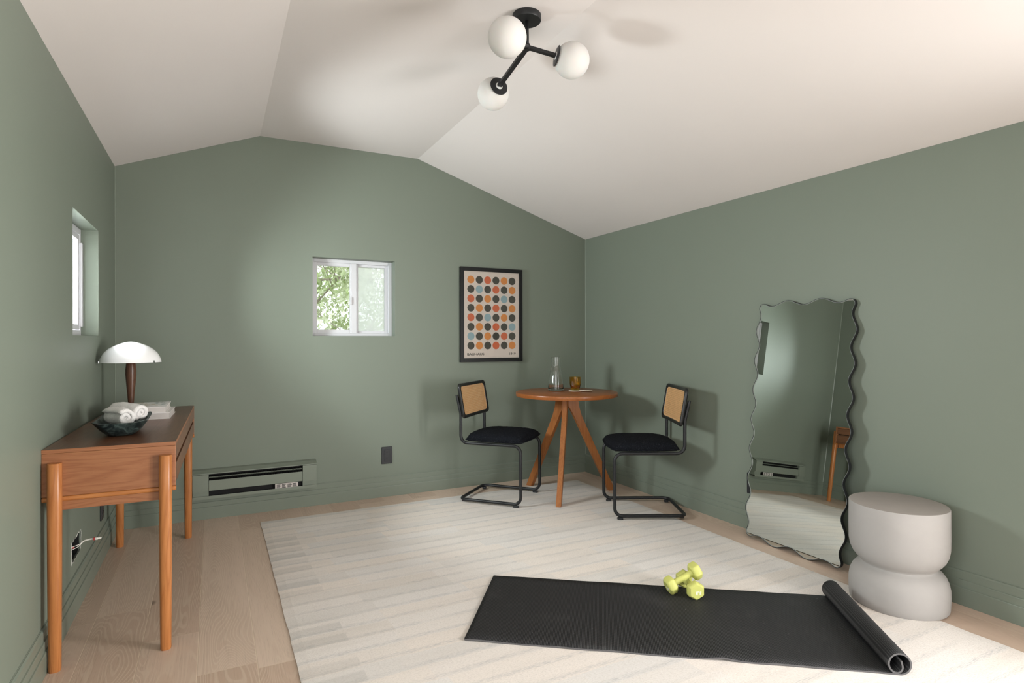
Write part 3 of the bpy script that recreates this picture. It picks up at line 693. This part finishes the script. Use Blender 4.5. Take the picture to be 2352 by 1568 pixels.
# ------------------------------------------------------------------ cantilever chairs
def make_chair(label):
    c = thing('cane_back_chair', label, 'chair', group='cantilever cane chairs at the round table')
    hw_ = .2125; r = .0108; rz = .022
    # one bent tube on each side joined by the rear floor bar
    path = [(-.476, hw_, .752), (-.446, hw_, .622), (-.446, hw_, .418), (0, hw_, .418), (0, hw_, rz), (-.455, hw_, rz), (-.455, -hw_, rz), (0, -hw_, rz), (0, -hw_, .418), (-.446, -hw_, .418), (-.446, -hw_, .622), (-.476, -hw_, .752)]
    obj('tubular_frame', tube(rounded(path, .050, 7), r, 16), M_BLACKMET, c, angle=50)
    for s_ in (-1, 1):
        for x0 in (-.052,): obj('foot_glide', B(x0, x0 + .035, s_ * hw_ - .010, s_ * hw_ + .010, 0, .014, bev=.002), M_BLACKPL, c)
        obj('foot_glide', B(-.448, -.420, s_ * (hw_ - .03) - .010, s_ * (hw_ - .03) + .010, 0, .014, bev=.002), M_BLACKPL, c)
    # cushion: pillow with a welt
    bm = bmesh.new(); n = 28; top = {}; bot = {}
    sx, sy, xc = .228, .226, -.205
    for i in range(n + 1):
        for j in range(n + 1):
            u = 2 * i / n - 1; v_ = 2 * j / n - 1
            px = u * math.sqrt(1 - v_ * v_ * .16); py = v_ * math.sqrt(1 - u * u * .16)
            k = max(0, (1 - abs(u) ** 3.6) * (1 - abs(v_) ** 3.6)) ** .36
            taper = 1 - .05 * (px < 0) * abs(px)
            x = xc + px * sx; y = py * sy * taper
            top[i, j] = bm.verts.new((x, y, .442 + .054 * k + .002 * noise.noise((x * 40, y * 40, 0))))
            bot[i, j] = top[i, j] if i in (0, n) or j in (0, n) else bm.verts.new((x, y, .440 - .0105 * min(1, k * 3)))
    for D in (top, bot):
        for i in range(n):
            for j in range(n):
                q = [D[i, j], D[i + 1, j], D[i + 1, j + 1], D[i, j + 1]]
                bm.faces.new(q if D is top else q[::-1])
    cu = obj('seat_cushion', bm, M_BOUCLE, c, True)
    ring = [top[i, 0] for i in range(0)]
    pts = []
    for k in range(80):
        a = 2 * pi * k / 80; cu_, su_ = cos(a), sin(a); m_ = max(abs(cu_), abs(su_)); u, v_ = cu_ / m_, su_ / m_
        px = u * math.sqrt(1 - v_ * v_ * .16); py = v_ * math.sqrt(1 - u * u * .16)
        pts.append((xc + px * sx, py * sy * (1 - .05 * (px < 0) * abs(px)), .440))
    obj('welt', tube(pts, .0045, 8, closed=True), M_BOUCLE, cu, True)
    # backrest panel, leaning: from (-.414,.588) to (-.460,.832)
    zb_, zt_ = .588, .832; lb_, lt_ = -.420, -.462; H = math.hypot(zt_ - zb_, lt_ - lb_); wd = .228
    ux = Vector(((lt_ - lb_) / H, 0, (zt_ - zb_) / H)); nx = Vector((ux.z, 0, -ux.x)); base = Vector((lb_, 0, zb_))
    def bp(a, h, d):  # a lateral, h up the panel, d toward the sitter
        curve = -.012 * (1 - (a / wd) ** 2)
        return base + ux * h + Vector((0, a, 0)) + nx * (d + curve)
    fw = .024
    outer = rounded([(-wd, 0, 0), (wd, 0, 0), (wd, H, 0), (-wd, H, 0)], .030, 6, True)
    ring_o = [bp(p.x, p.y, 0) for p in outer]
    bm = bmesh.new(); loops = []
    def sub(pl):
        out = []
        for i in range(len(pl)):
            p, q = pl[i], pl[(i + 1) % len(pl)]; m_ = max(1, int((q - p).length / .05))
            out += [p.lerp(q, k / m_) for k in range(m_)]
        return out
    oo = sub(outer)
    def inset(p, d): return Vector((p.x * (1 - d / wd), H / 2 + (p.y - H / 2) * (1 - d / (H / 2)), 0))
    prof_ = [(0, .006), (.003, .012), (.012, .0135), (.021, .012), (fw, .008), (fw, -.004), (.020, -.009), (.006, -.009), (0, -.004)]
    for d, t in prof_:
        loops.append([bm.verts.new(bp(inset(p, d).x, inset(p, d).y, t)) for p in oo])
    n_ = len(oo)
    for i in range(len(loops)):
        A, Bq = loops[i], loops[(i + 1) % len(loops)]
        for k in range(n_): bm.faces.new((A[k], A[(k + 1) % n_], Bq[(k + 1) % n_], Bq[k]))
    br = obj('backrest', bm, M_BLACKWOOD, c, angle=50)
    # cane border
    bm = bmesh.new(); loops = []
    for d, t in ((fw - .001, .0085), (fw + .006, .0085), (fw + .006, .004), (fw - .001, .004)):
        loops.append([bm.verts.new(bp(inset(p, d).x, inset(p, d).y, t)) for p in oo])
    for i in range(4):
        A, Bq = loops[i], loops[(i + 1) % 4]
        for k in range(n_): bm.faces.new((A[k], A[(k + 1) % n_], Bq[(k + 1) % n_], Bq[k]))
    obj('cane_border', bm, M_CANEB, br, angle=50)
    # woven cane: real strands with square holes
    bm = bmesh.new(); pitch = .0118; sw = .0036; a1 = wd - fw - .002; h0, h1 = fw + .002, H - fw - .002
    def strip(p, q, off, ns):
        P_ = []
        for k in range(ns + 1):
            f = k / ns; a = p[0] + (q[0] - p[0]) * f; h = p[1] + (q[1] - p[1]) * f
            P_.append([bm.verts.new(bp(a + s1[0], h + s1[1], off + s2)) for s1, s2 in (((-dx, -dh), -.0005), ((dx, dh), -.0005), ((dx, dh), .0005), ((-dx, -dh), .0005))])
        for A, Bq in zip(P_, P_[1:]):
            for k in range(4): bm.faces.new((A[k], A[(k + 1) % 4], Bq[(k + 1) % 4], Bq[k]))
    k = -a1 + pitch / 2
    while k < a1:
        dx, dh = sw, 0; strip((k, h0), (k, h1), .0055, 1); k += pitch
    k = h0 + pitch / 2
    while k < h1:
        dx, dh = 0, sw; strip((-a1, k), (a1, k), .0065, 8); k += pitch
    obj('cane_panel', bm, M_CANE, br)
    return c
ch = make_chair('black cantilever chair with cane back left of round table, facing right')
ch.location = (2.004, 3.632, RZ); ch.rotation_euler = (0, 0, -.826)
def dup(root, label):
    r = root.copy(); COL.objects.link(r); r['label'] = label
    def rec(src, par):
        for k in list(src.children):
            c = k.copy(); COL.objects.link(c); c.parent = par; rec(k, c)
    rec(root, r); return r
c2 = dup(ch, 'black cantilever chair with cane back by right wall, facing left')
c2.location = (2.356, 3.183, RZ); c2.rotation_euler = (0, 0, 2.675)

# ------------------------------------------------------------------ poster
ps = thing('framed_poster', 'black framed poster of coloured dots above left chair on back wall', 'poster', (1.9785, BY, 1.3455))
fw_, fh = .5475, .746; bz = .030
bm = frame_bm(-fw_ / 2, fw_ / 2, -fh / 2, fh / 2, bz, -.024, -.0005, .0015); obj('picture_frame', bm, M_FRAMEBLK, ps)
iw, ih = fw_ - 2 * bz, fh - 2 * bz
pp = obj('print_paper', B(-iw / 2 - .004, iw / 2 + .004, -.012, -.009, -ih / 2 - .004, ih / 2 + .004), M_PAPER, ps)
DC = {'O': sr(232, 152, 76), 'K': sr(78, 74, 66), 'R': sr(224, 116, 74), 'B': sr(158, 186, 194)}
rows_ = ['OKRKOK', 'KBKRKO', 'RKOKBK', 'KOKRKO', 'RKBKOK', 'KOKRKB', 'BKOKRK', 'KOKRKO']
dm = {k: speck('dot_' + n_, v_, .6, .05, 30) for (k, v_), n_ in zip(DC.items(), ('amber', 'charcoal', 'coral', 'blue'))}
keys = list(DC); bm = bmesh.new()
for r_i, rw in enumerate(rows_):
    for c_i, ck in enumerate(rw):
        cx = -iw / 2 + .0625 + c_i * .0728; cz = ih / 2 - .067 - r_i * .0743
        vs = [bm.verts.new((cx + .0305 * cos(2 * pi * k / 40), -.0123, cz + .0305 * sin(2 * pi * k / 40))) for k in range(40)]
        f = bm.faces.new(vs); f.material_index = keys.index(ck)
o = obj('printed_dots', bm, [dm[k] for k in keys], pp)
def text(body, size, m, parent, loc, rot, width=None, name='lettering', ext=.0002):
    cu = bpy.data.curves.new(name, 'FONT'); cu.body = body; cu.size = size; cu.align_x = 'CENTER'; cu.align_y = 'CENTER'; cu.extrude = ext; cu.offset = size * (.03 if body == '3LB' else .018)
    t = bpy.data.objects.new(name, cu); COL.objects.link(t)
    dg = bpy.context.evaluated_depsgraph_get(); me = bpy.data.meshes.new_from_object(t.evaluated_get(dg)); bpy.data.objects.remove(t)
    if width:
        xs_ = [v.co.x for v in me.vertices]; k = width / (max(xs_) - min(xs_)); xm = (max(xs_) + min(xs_)) / 2; ym = (max(v.co.y for v in me.vertices) + min(v.co.y for v in me.vertices)) / 2
        for v in me.vertices: v.co.x = (v.co.x - xm) * k; v.co.y -= ym
    o = link(name, me, m, parent); o.location = loc; o.rotation_euler = rot; return o
text('BAUHAUS', .026, dm['K'], pp, (-iw / 2 + .031 + .0725, -.0125, -ih / 2 + .031), (radians(90), 0, 0), .145)
text('1919', .026, dm['K'], pp, (iw / 2 - .030 - .0275, -.0125, -ih / 2 + .031), (radians(90), 0, 0), .055)
obj('poster_glass', B(-iw / 2 - .003, iw / 2 + .003, -.0165, -.0150, -ih / 2 - .003, ih / 2 + .003), M_PGLASS, ps)

# ------------------------------------------------------------------ wavy mirror
MW, MH = .608, 1.370; lean = .0895
mr = thing('wavy_mirror', 'tall leaning mirror with wavy thin black frame against right wall', 'mirror', (2.765, 2.410, 0))
# local frame: a along width (toward camera), h up the leaning plane, d out into the room
yw = -.006; A_ = Vector((sin(yw), -cos(yw), 0)); Nn = Vector((cos(yw), sin(yw), 0)); H_ = (Nn * sin(lean) + Vector((0, 0, 1)) * cos(lean)).normalized(); D_ = A_.cross(H_).normalized()
if D_.x > 0: D_ = -D_
def wavy(inset=0.0, n=360):
    amp = .0138; nx_, ny_ = 3, 8; c = .052; out = []
    Wd, Hd = MW, MH; per = []
    # rounded rectangle walked at constant step, offset by a cosine with maxima at the corners
    sx_, sy_ = Wd - 2 * c, Hd - 2 * c; arc = pi / 2 * c; tot = 2 * (sx_ + sy_) + 4 * arc
    def wave(f, m): return -amp * (1 - cos(2 * pi * f * m)) 
    segs = [((c, 0), (1, 0), sx_, (0, -1), nx_), ((Wd, c), (0, 1), sy_, (1, 0), ny_), ((Wd - c, Hd), (-1, 0), sx_, (0, 1), nx_), ((0, Hd - c), (0, -1), sy_, (-1, 0), ny_)]
    for k, (p, d, L_, nrm, m) in enumerate(segs):
        side = (sx_ if k % 2 == 0 else sy_) + 2 * c; cnt = int(n * L_ / tot) + 8
        for i in range(cnt):
            t = L_ * i / cnt; f = (t + c) / side; w_ = wave(f, m)
            # fade the wave in from the corner arcs
            out.append((p[0] + d[0] * t + nrm[0] * (w_ - inset), p[1] + d[1] * t + nrm[1] * (w_ - inset)))
        cc = (p[0] + d[0] * L_ - nrm[0] * c, p[1] + d[1] * L_ - nrm[1] * c); a0 = math.atan2(nrm[1], nrm[0])
        f0 = (L_ + c) / side; wa = wave(f0, m); nxt = segs[(k + 1) % 4]; wb_ = wave(c / ((sx_ if (k + 1) % 2 == 0 else sy_) + 2 * c), nxt[4])
        for i in range(10):
            q = i / 10; a = a0 + pi / 2 * q; w_ = wa * (1 - q) ** 2 + wb_ * q ** 2
            rr = c + w_ - inset; out.append((cc[0] + cos(a) * rr, cc[1] + sin(a) * rr))
    return out
def mp(a, h, d): return A_ * a + H_ * h + D_ * d
O, I = wavy(0), wavy(.0024); n = len(O)
low = min(h for a, h in O); O = [(a, h - low) for a, h in O]; I = [(a, h - low) for a, h in I]
I2 = [(a, h - low) for a, h in wavy(.0040)]
bm = bmesh.new(); L = [[bm.verts.new(mp(a, h, d)) for a, h in lp_] for lp_, d in ((O, 0), (O, .019), (I, .019), (I, .015), (I, 0))]
for i in range(5):
    A, Bq = L[i], L[(i + 1) % 5]
    for k in range(n): bm.faces.new((A[k], A[(k + 1) % n], Bq[(k + 1) % n], Bq[k]))
obj('mirror_frame', bm, M_BLACKMET, mr, angle=40)
bm = bmesh.new(); L = [[bm.verts.new(mp(a, h, d)) for a, h in I] for d in (.003, .0155)]
bm.faces.new(L[0]); bm.faces.new(L[1])
for k in range(n): bm.faces.new((L[0][k], L[0][(k + 1) % n], L[1][(k + 1) % n], L[1][k]))
obj('mirror_glass', bm, M_MIRROR, mr)
bm = bmesh.new(); L = [[bm.verts.new(mp(a, h, d)) for a, h in lp_] for lp_, d in ((I, .0156), (I, .0176), (I2, .0176), (I2, .0156))]
for i in range(4):
    A, Bq = L[i], L[(i + 1) % 4]
    for k in range(n): bm.faces.new((A[k], A[(k + 1) % n], Bq[(k + 1) % n], Bq[k]))
obj('glass_edge', bm, speck('pale_bevel', (.32, .34, .32), .6, .03, 30), mr)

# ------------------------------------------------------------------ stool
stl = thing('concrete_stool', 'pale grey concrete hourglass stool beside the mirror by right wall', 'stool', (2.655, 1.497, 0.001))
prof = [(0, .4285), (.180, .4285), (.1845, .4275), (.1865, .424), (.1870, .30), (.1860, .255), (.181, .228), (.172, .206), (.160, .189), (.149, .179), (.1435, .173), (.1415, .168), (.1435, .163), (.151, .157), (.163, .147), (.174, .132), (.182, .112), (.1865, .088), (.1875, .060), (.1865, .030), (.185, .006), (.182, 0), (0, 0)]
bm = lathe(prof, 96)
for f in bm.faces:
    if f.calc_center_median().z > .428: f.material_index = 1
o = obj('stool_body', bm, [M_CONC, M_CONCTOP], stl, angle=35)
stl.location.z = RZ

# ------------------------------------------------------------------ yoga mat
MT = .0055
ya = math.atan2(-.586, .81)
ym = thing('yoga_mat', 'black ribbed yoga mat unrolled on rug with one end still rolled', 'yoga mat', (.843, 2.052, RZ + .0005), ya)
Wm = .606; Lf = 1.520; Rr = .0375
cl = []   # centre line (u, z) of the sheet's bottom face with tangent
ns = 90
for i in range(ns + 1):
    u = Lf * i / ns; cl.append((u, 0.0, 0.0))
turn = 1.42; nt = 84
pr = [(0, 0)]; ang = 0; u, z = Lf, 0.0
for i in range(1, nt + 1):
    f = i / nt; a = 2 * pi * turn * f
    R1_ = Rr * (1.0 - .42 * min(1, max(0, (f - .56) / .12)))
    da = 2 * pi * turn / nt; ang += da * (1 if f < .90 else .25)
    ds = R1_ * da; u += cos(ang) * ds; z += sin(ang) * ds; cl.append((u, z, ang))
bm = bmesh.new(); nv = 14; T = []; Bo = []; rowv = []
for (u, z, a) in cl:
    rt = []; rb_ = []
    for j in range(nv + 1):
        v_ = Wm * j / nv
        wv = 0.0
        if u < Lf - .05 and z < .001:
            e0 = math.exp(-(v_ / .05) ** 2)
            wv = max(0, .0045 * e0 * (noise.noise((u * 7, 1.3, 0)) + .2)) + .0012 * max(0, noise.noise((u * 4, v_ * 4, 5)))
            wv *= min(1, (Lf - .05 - u) / .1); wv += .007 * math.exp(-((u - .94) / .045) ** 2 - (v_ / .07) ** 2)
        edge = .004 * noise.noise((u * 6, 0, 2)) if j in (0, nv) and z < .001 else 0
        nxn, nzn = -sin(a), cos(a)
        # thickness grows toward the inside of the roll
        rb_.append(bm.verts.new((u, v_ + edge, z + wv))); rt.append(bm.verts.new((u + nxn * MT, v_ + edge, z + wv + nzn * MT)))
    T.append(rt); Bo.append(rb_)
for i in range(len(cl) - 1):
    for j in range(nv):
        for D in (T, Bo):
            f = bm.faces.new((D[i][j], D[i + 1][j], D[i + 1][j + 1], D[i][j + 1])); f.smooth = True
    for j in (0, nv):
        f = bm.faces.new((T[i][j], Bo[i][j], Bo[i + 1][j], T[i + 1][j])); f.material_index = 1
for i in (0, len(cl) - 1):
    for j in range(nv):
        f = bm.faces.new((T[i][j], T[i][j + 1], Bo[i][j + 1], Bo[i][j])); f.material_index = 1
o = obj('mat_sheet', bm, [M_MAT, M_MATEDGE], ym)
for e in o.data.edges: pass

# ------------------------------------------------------------------ dumbbells
def dumbbell(label, p0, p1, roll, end):
    """p0, p1: centres of the two heads; text on the p0 end face"""
    p0 = Vector(p0); p1 = Vector(p1); d = thing('dumbbell', label, 'dumbbell', (p0 + p1) / 2, 0, 'lime green dumbbells at the edge of the yoga mat')
    ax = (p1 - p0).normalized(); L_ = (p1 - p0).length; q = ax.to_track_quat('Z', 'Y'); Rm = q.to_matrix() @ Matrix.Rotation(roll, 3, 'Z')
    hl = .040; ac = .0405
    def hexring(z, r):
        pts = rounded([(r * cos(pi / 3 * k), r * sin(pi / 3 * k), 0) for k in range(6)],   .0065, 3, True); return [Rm @ Vector((p.x, p.y, z)) for p in pts]
    for s_ in (-1, 1):
        zc = s_ * L_ / 2; bm = bmesh.new()
        loft(bm, [hexring(zc - hl / 2, ac * .80), hexring(zc - hl / 2 + .003, ac * .90), hexring(zc - hl / 2 + .009, ac), hexring(zc + hl / 2 - .009, ac), hexring(zc + hl / 2 - .003, ac * .90), hexring(zc + hl / 2, ac * .80)])
        hd = obj('head', bm, M_LIME, d, angle=38)
        if s_ == -1:
            t = text('3LB', .018, M_LIMEW, hd, (0, 0, 0), (0, 0, 0), .026, ext=.0003)
            # face outward along -axis, turned upside down
            out = -ax; upv = Vector((0, 0, -1)); upv = (upv - out * upv.dot(out)).normalized(); rt = upv.cross(out).normalized()
            Mx = Matrix((rt, upv, out)).transposed().to_4x4()
            Mx.translation = Rm @ Vector((0, 0, zc - hl / 2 - .0004)) + rt * -.006 + upv * .006
            for v_ in t.data.vertices: v_.co.y *= 1.15
            t.matrix_local = Mx
    bm = bmesh.new(); n_ = 24
    loft(bm, [[Rm @ Vector((r * cos(2 * pi * k / n_), r * sin(2 * pi * k / n_), z)) for k in range(n_)] for z, r in
              ((-L_ / 2 + hl / 2 - .002, .017), (-L_ / 2 + hl / 2 + .004, .0145), (-.015, .0140), (0, .0145), (.015, .0140), (L_ / 2 - hl / 2 - .004, .0145), (L_ / 2 - hl / 2 + .002, .017))])
    obj('handle', bm, M_LIME, d, angle=50)
    return d
MZ = RZ + MT
dumbbell('lime green 3 pound dumbbell lying flat underneath the other dumbbell', (1.880, 1.912, MZ + .0355), (1.924, 2.028, MZ + .0355), radians(30), 0)
dumbbell('lime green dumbbell resting tilted on top of the other dumbbell', (1.817, 1.998, MZ + .0385), (1.931, 1.966, .1035), radians(8), 0)

# ------------------------------------------------------------------ ceiling light
cl_ = thing('ceiling_light', 'black three-arm ceiling light with white globe shades', 'ceiling light', (1.172, 2.150, ZC))
def LD(lat, dep, z):   # lateral/depth measured from the camera axis, to local coordinates
    return Vector((dep * sin(YAW) + lat * cos(YAW) - 1.172, dep * cos(YAW) - lat * sin(YAW) - 2.150, z - ZC))
obj('canopy', lathe([(0, 0), (.058, 0), (.060, -.002), (.060, -.024), (.058, -.027), (0, -.027)], 48), M_BLACKMET, cl_, angle=40)
hub = LD(.066, 2.43, 2.368)
obj('drop_rod', tube([(0, 0, -.02), (hub.x * .5, hub.y * .5, hub.z * .5), hub], .0075, 12), M_BLACKMET, cl_, True)
obj('hub', tube([hub + Vector((0, 0, .012)), hub - Vector((0, 0, .012))], .012, 16), M_BLACKMET, cl_, angle=40)
for lat, dep, z in ((-.016, 2.235, 2.308), (.257, 2.475, 2.334), (-.087, 2.76, 2.312)):
    c = LD(lat, dep, z); d = (c - hub).normalized(); R_g = .0745; pl_ = c - d * (R_g - .006)
    # flat bar arm
    side = d.cross(Vector((0, 0, 1))).normalized(); up = side.cross(d)
    bm = bmesh.new(); A = []
    for p in (hub, pl_ - d * .004):
        A.append([bm.verts.new(p + side * sx_ + up * sz_) for sx_, sz_ in ((-.010, -.006), (.010, -.006), (.010, .006), (-.010, .006))])
    for k in range(4): bm.faces.new((A[0][k], A[0][(k + 1) % 4], A[1][(k + 1) % 4], A[1][k]))
    bm.faces.new(A[0]); bm.faces.new(A[1]); arm = obj('arm', bm, M_BLACKMET, cl_)
    q = d.to_track_quat('Z', 'Y').to_matrix()
    bm = lathe([(0, -.004), (.036, -.004), (.042, -.002), (.043, 0), (.036, .003), (0, .004)], 32)
    for v_ in bm.verts: v_.co = q @ v_.co + pl_
    obj('shade_holder', bm, M_BLACKMET, arm, angle=40)
    bm = bmesh.new(); bmesh.ops.create_uvsphere(bm, u_segments=48, v_segments=32, radius=R_g)
    for v_ in bm.verts: v_.co += c
    obj('globe_shade', bm, M_OPAL, arm, True)

# ------------------------------------------------------------------ outside
gr = obj('ground', B(-14, 16, -12, 18, -.5, -.13), M_GRASS); struct(gr)
def tree(label, loc, h, crown, nleaf, seed):
    random.seed(seed); t = thing('tree', label, 'tree', loc, 0, 'trees outside the back window')
    obj('trunk', tube([(0, 0, -.3), (.08, .02, h * .3), (.02, -.05, h * .6), (.1, 0, h)], [.16, .12, .09, .03], 12), M_BARK, t, True)
    bm = bmesh.new()
    for k in range(26):
        z = h * random.uniform(.12, .98); a = random.uniform(0, 2 * pi); L_ = crown * random.uniform(.7, 1.15)
        e = Vector((cos(a) * L_, sin(a) * L_, z + L_ * random.uniform(-.15, .45))); m_ = Vector((e.x * .5, e.y * .5, z + L_ * .02))
        p = [Vector((0, 0, z)), m_, e]; tube(p, [.030, .018, .006], 6, bm)
        for q in range(4):
            f = random.uniform(.4, 1); s0 = p[1].lerp(p[2], f); tube([s0, s0 + Vector((random.uniform(-.6, .6), random.uniform(-.6, .6), random.uniform(-.1, .5)))], [.009, .003], 5, bm)
    obj('branches', bm, M_BARK, t)
    bm = bmesh.new(); cs = []
    for k in range(70):
        a = random.uniform(0, 2 * pi); r = crown * random.random() ** .5; cs.append((Vector((cos(a) * r, sin(a) * r, h * random.uniform(.08, 1.05))), random.uniform(.25, .6)))
    for k in range(nleaf):
        c, s1 = random.choice(cs); p = c + Vector([random.gauss(0, s1 * .55) for _ in range(3)])
        d = Vector([random.gauss(0, 1) for _ in range(3)]).normalized(); u = d.cross(Vector((.3, .2, 1))).normalized(); w_ = d.cross(u); l = random.uniform(.05, .09)
        v0 = bm.verts.new(p); v1 = bm.verts.new(p + u * l * .35 + w_ * l * .5 + d * .008); v2 = bm.verts.new(p + w_ * l); v3 = bm.verts.new(p - u * l * .35 + w_ * l * .5 + d * .008)
        bm.faces.new((v0, v1, v2)); bm.faces.new((v0, v2, v3))
    o = obj('foliage', bm, M_LEAF, t, recalc=False); o['kind'] = 'stuff'
    return t
tree('leafy light green tree filling the left pane of back window', (0.95, 8.9, -.13), 4.6, 1.55, 34000, 5)
tree('paler tree with bare branches behind the right pane of back window', (3.65, 12.2, -.13), 5.2, 1.6, 16000, 11)
